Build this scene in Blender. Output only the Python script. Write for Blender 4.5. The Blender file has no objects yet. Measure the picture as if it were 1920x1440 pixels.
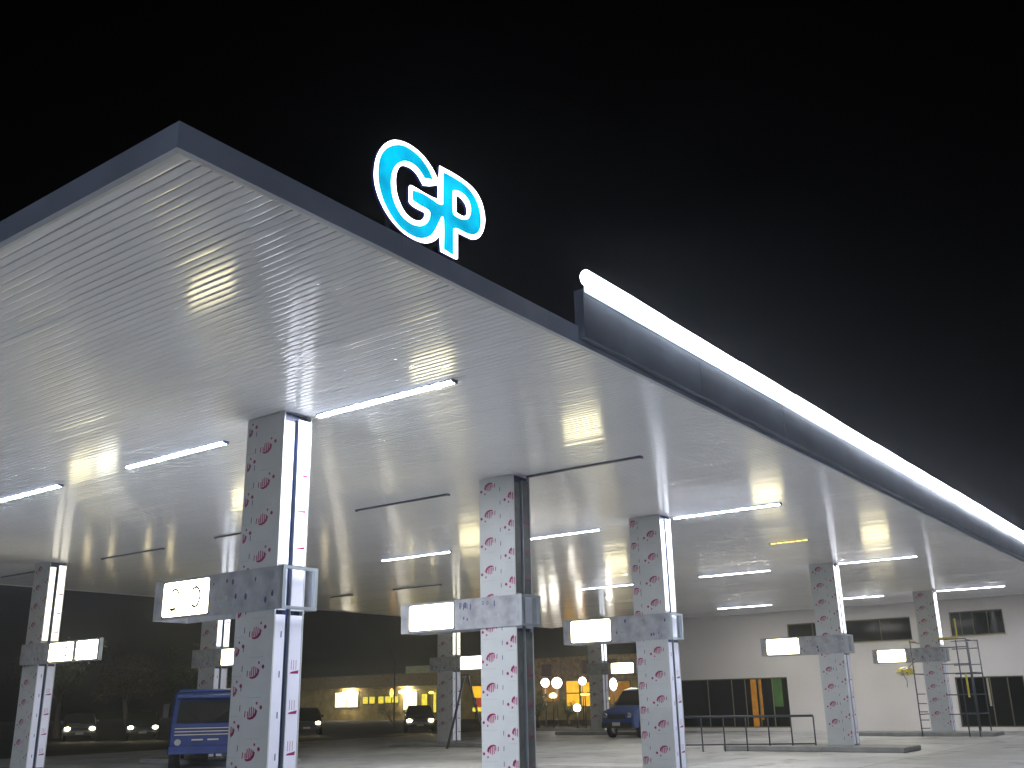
import bpy, bmesh, math, random
from mathutils import Vector, Matrix, noise
R = math.radians
random.seed(7)
S = bpy.context.scene
COL = S.collection

# ------------------------------------------------------------------ camera
cd = bpy.data.cameras.new('camera'); cam = bpy.data.objects.new('camera', cd); COL.objects.link(cam)
cd.sensor_fit = 'HORIZONTAL'; cd.sensor_width = 36.0; cd.lens = 34.70
cd.clip_start = 0.1; cd.clip_end = 900
Rw = Matrix(((0.5946064708932782, 0.23476775405639566, 0.7689780532805581),
             (-0.8037724190695206, 0.19715172543214657, 0.5613208489823432),
             (-0.019825315003101196, -0.9518483591488949, 0.3059275372871566)))
M3 = Rw @ Matrix(((1, 0, 0), (0, -1, 0), (0, 0, -1)))
cam.matrix_world = Matrix.Translation((0, 0, 1.6)) @ M3.to_4x4()
S.camera = cam

# ------------------------------------------------------------------ night sky
w = bpy.data.worlds.new('World'); S.world = w; w.use_nodes = True
nt = w.node_tree; bg = nt.nodes['Background']
sky = nt.nodes.new('ShaderNodeTexSky'); sky.sky_type = 'NISHITA'; sky.sun_disc = False
sky.sun_elevation = R(-6); sky.sun_rotation = R(238)
nt.links.new(sky.outputs[0], bg.inputs[0]); bg.inputs[1].default_value = 0.05
S.view_settings.view_transform = 'Standard'; S.view_settings.look = 'None'
S.view_settings.exposure = 0.6; S.view_settings.gamma = 1.0

L_TUBE, L_STRIP, L_PANEL, L_BAR = 258.0, 1.4, 10.0, 12.0
# faint added sun lamp standing in for unseen street light on the canopy's outer faces
sd = bpy.data.lights.new('sun', 'SUN'); so = bpy.data.objects.new('sun', sd); COL.objects.link(so)
sd.energy = 0.34; sd.angle = R(12); sd.color = (.72, .82, 1.0)
so.rotation_euler = Vector((.80, .50, -.22)).to_track_quat('-Z', 'Y').to_euler()

# ------------------------------------------------------------------ materials
def mat(name, col, rough=0.6, metal=0.0, var=0.12, scale=3.0, bump=0.0, bscale=40.0, spec=0.5, coat=0.0):
    m = bpy.data.materials.new(name); m.use_nodes = True
    n = m.node_tree.nodes; l = m.node_tree.links; p = n['Principled BSDF']
    p.inputs['Roughness'].default_value = rough; p.inputs['Metallic'].default_value = metal
    p.inputs['Specular IOR Level'].default_value = spec; p.inputs['Coat Weight'].default_value = coat
    tc = n.new('ShaderNodeTexCoord'); nz = n.new('ShaderNodeTexNoise'); nz.inputs['Scale'].default_value = scale
    nz.inputs['Detail'].default_value = 6
    l.new(tc.outputs['Object'], nz.inputs['Vector'])
    mr = n.new('ShaderNodeMapRange'); mr.inputs[1].default_value = 0.3; mr.inputs[2].default_value = 0.7
    mr.inputs[3].default_value = 1 - var; mr.inputs[4].default_value = 1 + var * .5
    l.new(nz.outputs[0], mr.inputs[0])
    mx = n.new('ShaderNodeVectorMath'); mx.operation = 'SCALE'; mx.inputs[0].default_value = col[:3]
    l.new(mr.outputs[0], mx.inputs['Scale']); l.new(mx.outputs[0], p.inputs['Base Color'])
    if bump:
        n2 = n.new('ShaderNodeTexNoise'); n2.inputs['Scale'].default_value = bscale; n2.inputs['Detail'].default_value = 4
        l.new(tc.outputs['Object'], n2.inputs['Vector'])
        b = n.new('ShaderNodeBump'); b.inputs['Strength'].default_value = bump; b.inputs['Distance'].default_value = 0.02
        l.new(n2.outputs[0], b.inputs['Height']); l.new(b.outputs[0], p.inputs['Normal'])
    return m
def emat(name, col, strength, base=(.8, .8, .8), var=0.0, scale=4.0):
    m = bpy.data.materials.new(name); m.use_nodes = True
    n = m.node_tree.nodes; l = m.node_tree.links; p = n['Principled BSDF']
    p.inputs['Base Color'].default_value = (*base, 1); p.inputs['Roughness'].default_value = 0.3
    p.inputs['Emission Color'].default_value = (*col, 1); p.inputs['Emission Strength'].default_value = strength
    if var:
        tc = n.new('ShaderNodeTexCoord'); nz = n.new('ShaderNodeTexNoise'); nz.inputs['Scale'].default_value = scale
        l.new(tc.outputs['Object'], nz.inputs['Vector'])
        mr = n.new('ShaderNodeMapRange'); mr.inputs[1].default_value = 0.3; mr.inputs[2].default_value = 0.7
        mr.inputs[3].default_value = strength * (1 - var); mr.inputs[4].default_value = strength * (1 + var)
        l.new(nz.outputs[0], mr.inputs[0]); l.new(mr.outputs[0], p.inputs['Emission Strength'])
    return m

M = {}
M['ceil'] = mat('white_pvc_lining', (.80, .80, .81), rough=.12, var=.04, scale=.6, spec=.33)
M['fascia'] = mat('grey_blue_fascia', (.42, .46, .56), rough=.4, var=.3, scale=.7)
M['trim'] = mat('pale_trim', (.62, .62, .55), rough=.4)
M['roof'] = mat('roof_sheet', (.25, .25, .26), rough=.6)
M['panel_dark'] = mat('dark_composite_panel', (.13, .155, .20), rough=.3, var=.3, scale=1.5, spec=.6)
M['film'] = mat('white_film', (.54, .56, .56), rough=.35, var=.07, scale=2.0, bump=.15, bscale=6)
M['film_red'] = mat('red_print', (.30, .004, .10), rough=.4)
M['film_red2'] = mat('faded_red_print', (.38, .06, .15), rough=.4)
M['film_blue'] = mat('blue_print', (.05, .07, .20), rough=.4)
M['film_grey'] = mat('grey_print', (.42, .45, .48), rough=.4)
M['mark'] = mat('grey_digit', (.16, .16, .2), rough=.5)
M['signbody'] = mat('sign_grey_film', (.38, .39, .42), rough=.4, var=.3, scale=5)
M['side_grey'] = mat('unlit_side_panel', (.13, .14, .13), rough=.35, var=.4, scale=5)
M['groove'] = mat('navy_groove', (.02, .035, .12), rough=.4)
M['acr_off'] = mat('white_acrylic_unlit', (.75, .76, .86), rough=.25, var=.04)
M['alum'] = mat('aluminium_edge', (.45, .50, .52), rough=.35, metal=.5)
M['dark_in'] = mat('dark_inside', (.03, .03, .035), rough=.7)
M['off'] = mat('unlit_slot', (.05, .06, .09), rough=.4)
M['housing'] = mat('light_housing', (.10, .12, .20), rough=.4)
M['tube'] = emat('lit_tube', (.86, .90, 1.0), L_TUBE)
M['tube_dim'] = emat('dim_tube', (1.0, .97, .92), 150.0)
M['tube_yel'] = emat('yellow_led', (1.0, .72, .10), 1.6)
M['side_acr'] = emat('tube_side', (.55, .6, 1.0), 1.2)
M['strip'] = emat('lit_strip', (.84, .89, 1.0), L_STRIP, var=.15, scale=2)
M['strip_dim'] = emat('dim_strip', (1.0, .93, .74), 1.1, var=.3, scale=2)
M['strip_low'] = emat('faint_strip', (.78, .80, 1.0), .10, base=(.7, .72, .82), var=.2, scale=2)
M['panel'] = emat('lit_panel', (1.0, .88, .50), L_PANEL, var=.05)
M['panel_hot'] = emat('lit_panel_bare', (1, .95, .75), 12.0)
M['bar'] = emat('lit_bar', (.84, .89, 1.0), L_BAR, var=.25, scale=.8)
M['bar_edge'] = emat('lens_edge', (.38, .70, .95), .55, var=.35, scale=3)  # bar light reflected in the lens, put in as cyan emission
M['gp_side'] = mat('letter_return', (.03, .05, .35), rough=.4)
M['gp_white'] = emat('letter_rim', (.95, .93, 1.0), 4.0)
M['gp_cyan'] = emat('letter_face', (.0, .50, .80), .74, base=(0, .3, .6), var=.45, scale=3.2)
M['wall'] = mat('rendered_wall', (.76, .73, .71), rough=.75, var=.06, scale=.5, bump=.2, bscale=30)
M['glass'] = mat('dark_glass', (.012, .014, .012), rough=.08, spec=.35)
M['frame'] = mat('bronze_frame', (.16, .15, .09), rough=.4)
M['sill'] = mat('sill_stone', (.5, .47, .35), rough=.6)
M['conc'] = mat('concrete', (.53, .54, .55), rough=.55, var=.3, scale=.35, bump=.3, bscale=25)
n = M['conc'].node_tree.nodes; l = M['conc'].node_tree.links; p = n['Principled BSDF']
tc = n['Texture Coordinate']; br = n.new('ShaderNodeTexBrick'); br.offset = 0; br.inputs['Scale'].default_value = .25
br.inputs['Mortar Size'].default_value = .004; br.inputs['Color1'].default_value = (1, 1, 1, 1); br.inputs['Color2'].default_value = (.86, .86, .85, 1); br.inputs['Mortar'].default_value = (.15, .15, .15, 1)
br.inputs['Brick Width'].default_value = 1.0; br.inputs['Row Height'].default_value = 1.0
l.new(tc.outputs['Object'], br.inputs['Vector'])
st = n.new('ShaderNodeTexNoise'); st.inputs['Scale'].default_value = 1.1; st.inputs['Detail'].default_value = 8; l.new(tc.outputs['Object'], st.inputs['Vector'])
rp = n.new('ShaderNodeMapRange'); rp.inputs[1].default_value = .56; rp.inputs[2].default_value = .70; rp.inputs[3].default_value = 1; rp.inputs[4].default_value = .45; l.new(st.outputs[0], rp.inputs[0])
src = p.inputs['Base Color'].links[0].from_socket
m1 = n.new('ShaderNodeMix'); m1.data_type = 'RGBA'; m1.blend_type = 'MULTIPLY'; m1.inputs[0].default_value = 1; l.new(src, m1.inputs[6]); l.new(br.outputs[0], m1.inputs[7])
m2 = n.new('ShaderNodeVectorMath'); m2.operation = 'SCALE'; l.new(m1.outputs[2], m2.inputs[0]); l.new(rp.outputs[0], m2.inputs['Scale']); l.new(m2.outputs[0], p.inputs['Base Color'])
M['asph'] = mat('asphalt', (.05, .05, .052), rough=.8, var=.3, scale=.5, bump=.4, bscale=60)
M['kerb'] = mat('kerb_concrete', (.30, .30, .29), rough=.7, var=.2)
M['steel'] = mat('dark_steel', (.06, .07, .09), rough=.45, metal=.3)
M['galv'] = mat('galvanised', (.4, .42, .44), rough=.4, metal=.6)
M['yellow'] = mat('yellow_paint', (.75, .62, .06), rough=.45)
M['blue'] = mat('blue_paint', (.014, .04, .20), rough=.25, coat=.5, var=.2)
M['blue2'] = mat('blue_paint_light', (.02, .07, .28), rough=.3, coat=.4, var=.3)
M['black'] = mat('black_rubber', (.02, .02, .02), rough=.7)
M['chrome'] = mat('chrome', (.6, .6, .6), rough=.15, metal=1)
M['cream'] = mat('cream_trim', (.55, .52, .42), rough=.5)
M['carbody'] = mat('silver_car', (.30, .31, .32), rough=.25, metal=.6, coat=.5)
M['cardark'] = mat('dark_car', (.05, .05, .06), rough=.25, metal=.4, coat=.5)
M['headl'] = emat('headlamp_on', (1, .84, .45), 30)
M['bark'] = mat('bark', (.12, .09, .06), rough=.9, var=.4, scale=8)
M['leaf'] = mat('leaf', (.09, .12, .035), rough=.7, var=.5, scale=2)
M['leaf2'] = mat('leaf_dry', (.16, .11, .04), rough=.7, var=.5, scale=2)
M['facade'] = mat('ochre_facade', (.50, .35, .10), rough=.8, var=.4, scale=1.2)
M['facade2'] = mat('olive_facade', (.62, .58, .30), rough=.8, var=.15)
M['maroon'] = mat('maroon_board', (.14, .04, .03), rough=.7, var=.4)
M['brown'] = mat('brown_board', (.45, .27, .10), rough=.8, var=.6, scale=3)
M['tile'] = mat('roof_tile', (.36, .24, .09), rough=.8, var=.4, scale=6)
M['w_cream'] = emat('cream_window', (1, .92, .45), 1.6, base=(.3, .25, .1), var=.15)
M['w_yel'] = emat('yellow_window', (.9, .74, .06), .75, base=(.2, .15, .02), var=.25)
M['w_org'] = emat('orange_window', (1, .50, .02), .8, base=(.2, .08, .01), var=.25, scale=1.5)
M['w_red'] = emat('red_sign', (.8, .10, .04), .3, base=(.2, .03, .02), var=.4)
M['lamp_w'] = emat('white_lamp', (1, .95, .8), 45)
M['globe'] = emat('lit_globe', (1, .95, .82), 17)
M['lamp_y'] = emat('yellow_lamp', (.9, .85, .1), 2)
M['lamp_o'] = emat('orange_lamp', (1, .45, .05), 3)
M['w_glow_o'] = emat('orange_glow', (.85, .36, .03), .20, base=(.1, .05, .01), var=.3)  # painted reflection on station glass, lit panes in the corner shop
M['w_refl_g'] = emat('green_reflection', (.10, .24, .05), .18, base=(.03, .06, .02), var=.6, scale=2)  # green reflection in the glass, painted as a weak glow

# ------------------------------------------------------------------ mesh helpers
class MB:
    def __init__(s): s.bm = bmesh.new(); s.mi = 0
    def face(s, pts, mi=None):
        vs = [s.bm.verts.new(p) for p in pts]
        try:
            f = s.bm.faces.new(vs); f.material_index = s.mi if mi is None else mi; return f
        except ValueError: pass
    def box(s, x0, x1, y0, y1, z0, z1, mi=None, bev=0.0):
        g = bmesh.ops.create_cube(s.bm, size=1.0)
        vs = g['verts']
        for v in vs:
            v.co = Vector(((x0 + x1) / 2 + v.co.x * (x1 - x0), (y0 + y1) / 2 + v.co.y * (y1 - y0), (z0 + z1) / 2 + v.co.z * (z1 - z0)))
        fs = {f for v in vs for f in v.link_faces}
        for f in fs: f.material_index = s.mi if mi is None else mi
        if bev:
            es = {e for v in vs for e in v.link_edges}
            bmesh.ops.bevel(s.bm, geom=list(es), offset=bev, segments=2, affect='EDGES', profile=.5)
        return vs
    def tube(s, a, b, r0, r1=None, n=10, mi=None, caps=True):
        a = Vector(a); b = Vector(b); r1 = r0 if r1 is None else r1
        d = (b - a); 
        if d.length < 1e-6: return
        q = d.to_track_quat('Z', 'Y').to_matrix()
        A = []; B = []
        for i in range(n):
            t = 2 * math.pi * i / n; o = q @ Vector((math.cos(t), math.sin(t), 0))
            A.append(s.bm.verts.new(a + o * r0)); B.append(s.bm.verts.new(b + o * r1))
        for i in range(n):
            f = s.bm.faces.new((A[i], A[(i + 1) % n], B[(i + 1) % n], B[i])); f.smooth = True
            f.material_index = s.mi if mi is None else mi
        if caps:
            for L in (list(reversed(A)), B):
                f = s.bm.faces.new(L); f.material_index = s.mi if mi is None else mi
    def path(s, pts, r, n=8, mi=None):
        for a, b in zip(pts, pts[1:]): s.tube(a, b, r, n=n, mi=mi)
    def sphere(s, c, r, mi=None, sub=2, sc=(1, 1, 1)):
        g = bmesh.ops.create_icosphere(s.bm, subdivisions=sub, radius=r)
        for v in g['verts']: v.co = Vector((v.co.x * sc[0] + c[0], v.co.y * sc[1] + c[1], v.co.z * sc[2] + c[2]))
        for f in {f for v in g['verts'] for f in v.link_faces}: f.smooth = True; f.material_index = s.mi if mi is None else mi
    def build(s, name, mats, parent=None, normals=True):
        if normals: bmesh.ops.recalc_face_normals(s.bm, faces=s.bm.faces[:])
        me = bpy.data.meshes.new(name); s.bm.to_mesh(me); s.bm.free()
        if not isinstance(mats, (list, tuple)): mats = [mats]
        for m in mats: me.materials.append(m)
        o = bpy.data.objects.new(name, me); COL.objects.link(o)
        if parent: o.parent = parent
        return o
def tag(o, label=None, cat=None, group=None, kind=None):
    if label: o['label'] = label
    if cat: o['category'] = cat
    if group: o['group'] = group
    if kind: o['kind'] = kind
    return o
def thing(name, loc, label, cat, group=None, rz=0):
    o = bpy.data.objects.new(name, None); COL.objects.link(o); o.location = loc; o.rotation_euler.z = rz
    o.empty_display_size = .3
    return tag(o, label, cat, group)
def bx(name, m, parent, *a, bev=0.0):
    b = MB(); b.box(*a, bev=bev); return b.build(name, m, parent)
def copy_tree(o, parent=None):
    c = o.copy(); COL.objects.link(c)
    if parent: c.parent = parent
    for ch in list(o.children): copy_tree(ch, c)
    return c

# ------------------------------------------------------------------ ground
def sheet(name, x0, x1, y0, y1, z, m):
    b = MB(); nx = 1
    b.face([(x0, y0, z), (x1, y0, z), (x1, y1, z), (x0, y1, z)])
    o = b.build(name, m); o['kind'] = 'structure'; return o
sheet('ground', -60, 160, -60, 170, -0.008, mat('dirt', (.10, .085, .06), rough=.95, var=.5, scale=.3, bump=.4, bscale=8))
sheet('forecourt', -6, 47.6, -8, 37, 0.0, M['conc'])
# street beyond the forecourt, diagonal behind the canopy
b = MB(); b.face([(-60, 40, -.004), (60, 40, -.004), (60, 62, -.004), (-60, 62, -.004)]); b.face([(52, 30, -.003), (72, 30, -.003), (72, 130, -.003), (52, 130, -.003)])
b.build('road', M['asph'])['kind'] = 'structure'

# ------------------------------------------------------------------ canopy
H = 5.5; X0, X1, Y0, Y1 = 3.72, 47.55, 5.70, 32.2
canopy = thing('canopy', (25, 19, 5.5), 'large flat forecourt canopy with glossy white plank underside and grey blue fascia', 'canopy')
def cpart(o):
    o.parent = canopy; o.matrix_parent_inverse = Matrix.Translation((-25, -19, -5.5)); return o
bm = bmesh.new(); P = 0.1; n = int(round((X1 - X0 - .06) / P)); xx = X0 + .03
rng = random.Random(3)
ys = [Y0 + .03, 12.2, 19.0, 25.6, Y1 - .03]
lf = lambda x: .0016 * math.sin(x * 2.1) + .0011 * math.sin(x * 5.3 + 1)
for i in range(n):
    a = xx + i * P; tl = rng.gauss(0, .0005); sag = .00030
    offs = [(-.0, .007), (.0035, .001)]
    prof = [(a + .0030, H + .006), (a + .0031, H + .0006)]
    for k in range(5):
        t = k / 4; prof.append((a + .004 + t * (P - .008), H - sag * math.sin(math.pi * t) + tl * (t - .5) + .0))
    prof += [(a + P - .0031, H + .0006), (a + P - .0030, H + .006)]
    cols = []
    for y in ys:
        wob = rng.gauss(0, .0002)
        cols.append([bm.verts.new((px, y, pz + wob * (.5 - (px - a) / P))) for px, pz in prof])
    for c0, c1 in zip(cols, cols[1:]):
        for k in range(len(prof) - 1):
            f = bm.faces.new((c0[k], c0[k + 1], c1[k + 1], c1[k])); f.smooth = 2 <= k <= 5
            f.material_index = 0
    # dark groove bottom between boards
    f = bm.faces.new([bm.verts.new(p) for p in ((a - .003, ys[0], H + .0058), (a + .003, ys[0], H + .0058), (a + .003, ys[-1], H + .0058), (a - .003, ys[-1], H + .0058))]); f.material_index = 1
me = bpy.data.meshes.new('ceiling'); bm.to_mesh(me); bm.free()
me.materials.append(M['ceil']); me.materials.append(M['groove'])
o = bpy.data.objects.new('ceiling', me); COL.objects.link(o); cpart(o)
FT = 5.70
def fas(name, *a, m='fascia'):
    b = MB(); b.box(*a); return cpart(b.build(name, M[m]))
# fascia boards in lengths with visible joints
def fascia_run(axis, c0, c1, lo, hi):
    b = MB(); p = lo; k = 0
    while p < hi - .01:
        q = min(p + 2.4, hi); j = rng.uniform(-.003, .003)
        if axis == 'x': b.box(p, q - .006, c0 + j, c1, H - .02, FT + j)
        else: b.box(c0 + j, c1, p, q - .006, H - .02, FT + j)
        p = q
    return cpart(b.build('fascia', M['fascia']))
fascia_run('x', Y0 - .06, Y0, X0 - .06, X1)
fascia_run('y', X0 - .06, X0, Y0 + .003, Y1)
fascia_run('x', Y1, Y1 + .06, X0 - .06, X1)
b = MB(); b.box(X0 - .0, X0 + .035, Y0 + .036, Y1 - .04, H - .012, H + .01); b.box(X0, X1, Y0, Y0 + .035, H - .012, H + .01); b.box(X0, X1, Y1 - .035, Y1, H - .012, H + .01)
cpart(b.build('edge_trim', M['trim']))
b = MB(); b.box(X0 + .02, X1, Y0 + .02, Y1 - .02, H + .03, FT - .03)
cpart(b.build('roof', M['roof']))

# lit fascia panel standing up from the canopy edge
t = thing('lit_fascia_panel', (9.06, 5.65, 5.545), 'long dark upright fascia panel with a blazing white light bar along its top edge', 'light panel')
b = MB(); x = 0.0; k = 0
while x < 39.5:
    q = min(x + 3.0, 39.6); j = rng.uniform(-.004, .004)
    b.box(x, q - .008, -.10 + j, .02, 0 + j * .6, .60); x = q
b.build('panel', M['panel_dark'], t)
bx('end_cap', M['panel_dark'], t, -.02, 0, -.10, .03, 0.0, .60)
xs = 0.0; k = 0
while xs < 39.5:
    xe = min(xs + rng.uniform(1.9, 2.5), 39.6); rows = []; b = MB(); dz = rng.uniform(-.008, .008)
    r = (.095 + .085 * min(1, xs / 26)) * rng.uniform(.93, 1.07)  # bar swells along its run, putting bloom into its shape
    st = [(-.05, .35), (-.03, .75), (.0, .95)] if xs == 0 else [(xs, 1)]
    for X, q in st + [((xs + xe) / 2, 1.03), (xe - .004, .98)]:
        rows.append([b.bm.verts.new((X, -.125 + math.cos(a) * .07 * q, .735 + dz + math.sin(a) * r * q)) for a in [2 * math.pi * m_ / 14 for m_ in range(14)]])
    for r0, r1 in zip(rows, rows[1:]):
        for m_ in range(14):
            f = b.bm.faces.new((r0[m_], r0[(m_ + 1) % 14], r1[(m_ + 1) % 14], r1[m_])); f.smooth = True
    b.bm.faces.new(rows[0]); b.bm.faces.new(rows[-1]); b.build('light_bar', M['bar'], t); xs = xe
bx('lens_edge', M['bar_edge'], t, 0, 39.6, -.106, -.102, .56, .64)

# letters G P
W = [(6.65, 6.723), (6.808, 6.735), (7.008, 6.736), (7.15, 6.72), (7.262, 6.679), (7.342, 6.6), (7.386, 6.494), (7.396, 6.386), (7.361, 6.261), (7.286, 6.155), (7.19, 6.096), (7.08, 6.086), (6.942, 6.081), (6.941, 5.795), (6.911, 5.777), (6.669, 5.778), (6.658, 5.934), (6.589, 5.856), (6.491, 5.793), (6.38, 5.762), (6.245, 5.755), (6.112, 5.773), (5.98, 5.829), (5.876, 5.905), (5.797, 6.0), (5.743, 6.114), (5.73, 6.227), (5.742, 6.352), (5.783, 6.472), (5.856, 6.588), (5.945, 6.673), (6.037, 6.72), (6.159, 6.75), (6.283, 6.751), (6.396, 6.73), (6.497, 6.68), (6.57, 6.627), (6.622, 6.57), (6.643, 6.59)]
H1 = [(6.137, 6.481), (6.232, 6.495), (6.315, 6.475), (6.372, 6.422), (6.412, 6.387), (6.514, 6.423), (6.629, 6.484), (6.63, 6.338), (6.543, 6.322), (6.401, 6.319), (6.235, 6.325), (6.201, 6.295), (6.211, 6.125), (6.266, 6.096), (6.432, 6.103), (6.439, 6.075), (6.405, 6.02), (6.35, 5.986), (6.268, 5.965), (6.173, 5.987), (6.106, 6.04), (6.051, 6.128), (6.029, 6.219), (6.027, 6.32), (6.058, 6.416), (6.097, 6.459)]
H2 = [(6.921, 6.499), (7.006, 6.492), (7.068, 6.452), (7.086, 6.393), (7.075, 6.339), (7.02, 6.306), (6.959, 6.308), (6.921, 6.309)]
F1 = [(6.717, 6.661), (6.884, 6.67), (7.054, 6.667), (7.181, 6.621), (7.26, 6.543), (7.299, 6.436), (7.305, 6.327), (7.272, 6.237), (7.191, 6.167), (7.081, 6.14), (6.958, 6.141), (6.897, 6.133), (6.852, 6.104), (6.851, 5.82), (6.726, 5.831), (6.733, 5.995), (6.726, 6.16), (6.689, 6.187), (6.646, 6.117), (6.574, 5.974), (6.504, 5.885), (6.38, 5.812), (6.244, 5.795), (6.111, 5.812), (5.992, 5.873), (5.887, 5.968), (5.82, 6.088), (5.791, 6.214), (5.799, 6.358), (5.834, 6.466), (5.909, 6.562), (5.999, 6.631), (6.119, 6.684), (6.243, 6.689), (6.355, 6.668), (6.44, 6.622), (6.498, 6.573), (6.535, 6.52), (6.428, 6.483), (6.356, 6.541), (6.272, 6.566), (6.176, 6.558), (6.096, 6.521), (6.017, 6.449), (5.966, 6.364), (5.943, 6.252), (5.953, 6.136), (5.988, 6.041), (6.055, 5.959), (6.148, 5.907), (6.269, 5.895), (6.378, 5.923), (6.461, 5.981), (6.517, 6.065), (6.523, 6.141), (6.488, 6.168), (6.375, 6.162), (6.265, 6.173), (6.263, 6.26), (6.374, 6.286), (6.515, 6.284), (6.659, 6.265), (6.715, 6.304), (6.715, 6.465)]
F2 = [(6.845, 6.532), (6.945, 6.575), (7.053, 6.567), (7.132, 6.523), (7.163, 6.436), (7.138, 6.337), (7.082, 6.277), (6.974, 6.239), (6.852, 6.249), (6.837, 6.377)]
def smooth(L, it=1):
    for _ in range(it):
        o = []
        for i in range(len(L)):
            p, q, r = Vector(L[i - 1]), Vector(L[i]), Vector(L[(i + 1) % len(L)])
            a = (q - p).normalized(); c = (r - q).normalized()
            if a.dot(c) < .60: o.append(tuple(q))
            else: o.append(tuple(q.lerp(p, .25))); o.append(tuple(q.lerp(r, .25)))
        L = o
    return L
def grow(L, d):
    A = sum(L[i - 1][0] * L[i][1] - L[i][0] * L[i - 1][1] for i in range(len(L)))
    sg = 1 if A > 0 else -1; o = []
    for i in range(len(L)):
        p, q, r_ = Vector(L[i - 1]), Vector(L[i]), Vector(L[(i + 1) % len(L)])
        a = (q - p).normalized(); c = (r_ - q).normalized()
        n1 = Vector((a.y, -a.x)) * sg; n2 = Vector((c.y, -c.x)) * sg; nn = (n1 + n2)
        nn = nn.normalized() if nn.length > .1 else n1
        o.append(tuple(q + nn * d / max(.5, nn.dot(n1))))
    return o
def poly2d(name, loops, depth, m, parent, y):
    cu = bpy.data.curves.new(name, 'CURVE'); cu.dimensions = '2D'; cu.fill_mode = 'BOTH'; cu.extrude = depth / 2
    for L in loops:
        L = smooth(L, 2); s = cu.splines.new('POLY'); s.points.add(len(L) - 1)
        for p, q in zip(s.points, L): p.co = (q[0], q[1], 0, 1)
        s.use_cyclic_u = True
    tmp = bpy.data.objects.new('tmp', cu); COL.objects.link(tmp)
    dg = bpy.context.evaluated_depsgraph_get()
    me = bpy.data.meshes.new_from_object(tmp.evaluated_get(dg)); bpy.data.objects.remove(tmp); bpy.data.curves.remove(cu)
    me.name = name; me.transform(Matrix.Translation((-6.56, y, -5.7)) @ Matrix.Rotation(R(90), 4, 'X'))
    me.materials.clear(); me.materials.append(m)
    o = bpy.data.objects.new(name, me); COL.objects.link(o); o.parent = parent; return o
gp = thing('letter_sign', (6.56, 5.7, 5.7), 'glowing cyan GP letters with a thick white rim standing on the canopy edge', 'sign')
poly2d('letter_body', [grow(W, -.006), grow(H1, .004), grow(H2, .006)], .03, M['gp_side'], gp, .018)
poly2d('letter_rim', [grow(W, -.006), grow(H1, .004), grow(H2, .006)], .006, M['gp_white'], gp, 0.0)
poly2d('letter_face', [grow(F1, .010), grow(F2, -.010)], .004, M['gp_cyan'], gp, -.006)
b = MB()
for x in (-.55, -.1, .25): b.box(x - .015, x + .015, .066, .10, -.02, .5)
b.box(-.6, .3, .066, .09, .3, .33); b.build('bracket', M['steel'], gp)

# ------------------------------------------------------------------ columns
def logo(b, fy, fz, s, flip, fx, umin, umax, red=0, redf=1, grey=3, blue=2):
    """printed mark on protective film; u -> -Y across the face, z up"""
    def q(pts, mi):
        out = []
        for u, z in pts:
            if flip: u, z = -u, -z
            out.append((fy + u * s, fz + z * s))
        if min(o[0] for o in out) < umin or max(o[0] for o in out) > umax: return
        b.face([fx(u, z) for u, z in out], mi)
    arc = [(-.075 + .0, .0), (-.06, .045), (-.02, .075), (.03, .085), (.07, .075), (.075, .06), (.03, .062), (-.01, .05), (-.04, .02), (-.055, -.01)]
    for i in range(4):
        q([arc[i], arc[i + 1], arc[8 - i], arc[9 - i]], red)
    for k, (u, h) in enumerate(((-.045, .075), (-.018, .085), (.012, .095), (.042, .085), (.068, .05))):
        q([(u - .009, .055), (u + .009, .055), (u + .007, .055 - h), (u - .007, .055 - h)], redf)
    for c, r, mi in (((-.125, -.03), .021, red), ((-.06, -.07), .015, redf)):
        q([(c[0] + r * math.cos(a), c[1] + r * math.sin(a)) for a in [k * math.pi / 4 for k in range(8)]], mi)
    q([(.105, .06), (.118, .06), (.112, .0), (.100, .005)], red)
    for k in range(5): q([(-.12 + k * .045, -.12), (-.09 + k * .045, -.12), (-.09 + k * .045, -.128), (-.12 + k * .045, -.128)], grey)
def film_print(b, umax, fx, phase, flip, z0, z1, sc=1.3):
    us = {0: [(.21, 0, 0), (.74, .29, 1)], 1: [(.06, .03, 1), (.52, .25, 0)], 2: [(.27, 0, 0), (.80, .2, 1)]}[phase]
    dash = {0: .47, 1: .20, 2: .50}[phase]
    if flip: us = [(.03, .02, 1), (.45, .25, 0)]; dash = .20
    z = z0 + .1
    k = 0
    while z < z1 + .3:
        for u, dz, part in us:
            zz = z + dz
            if z0 + .13 < zz < z1 - .13: logo(b, u, zz, sc, flip, fx, .003, umax - .003, 1, 2, 4, 3)
        z += .5
    z = z0 + .12
    while z < z1 - .1:
        b.face([fx(dash - .007, z), fx(dash + .007, z), fx(dash + .010, z + .075), fx(dash - .004, z + .075)], 3); z += .245
FM = [M['film'], M['film_red'], M['film_red2'], M['film_blue'], M['film_grey']]
CW, CD = .78, .50
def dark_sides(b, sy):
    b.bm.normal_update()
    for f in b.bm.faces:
        if (f.normal.y > -.5 if sy == 0 else f.normal.y < .5): f.material_index = 5
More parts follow.
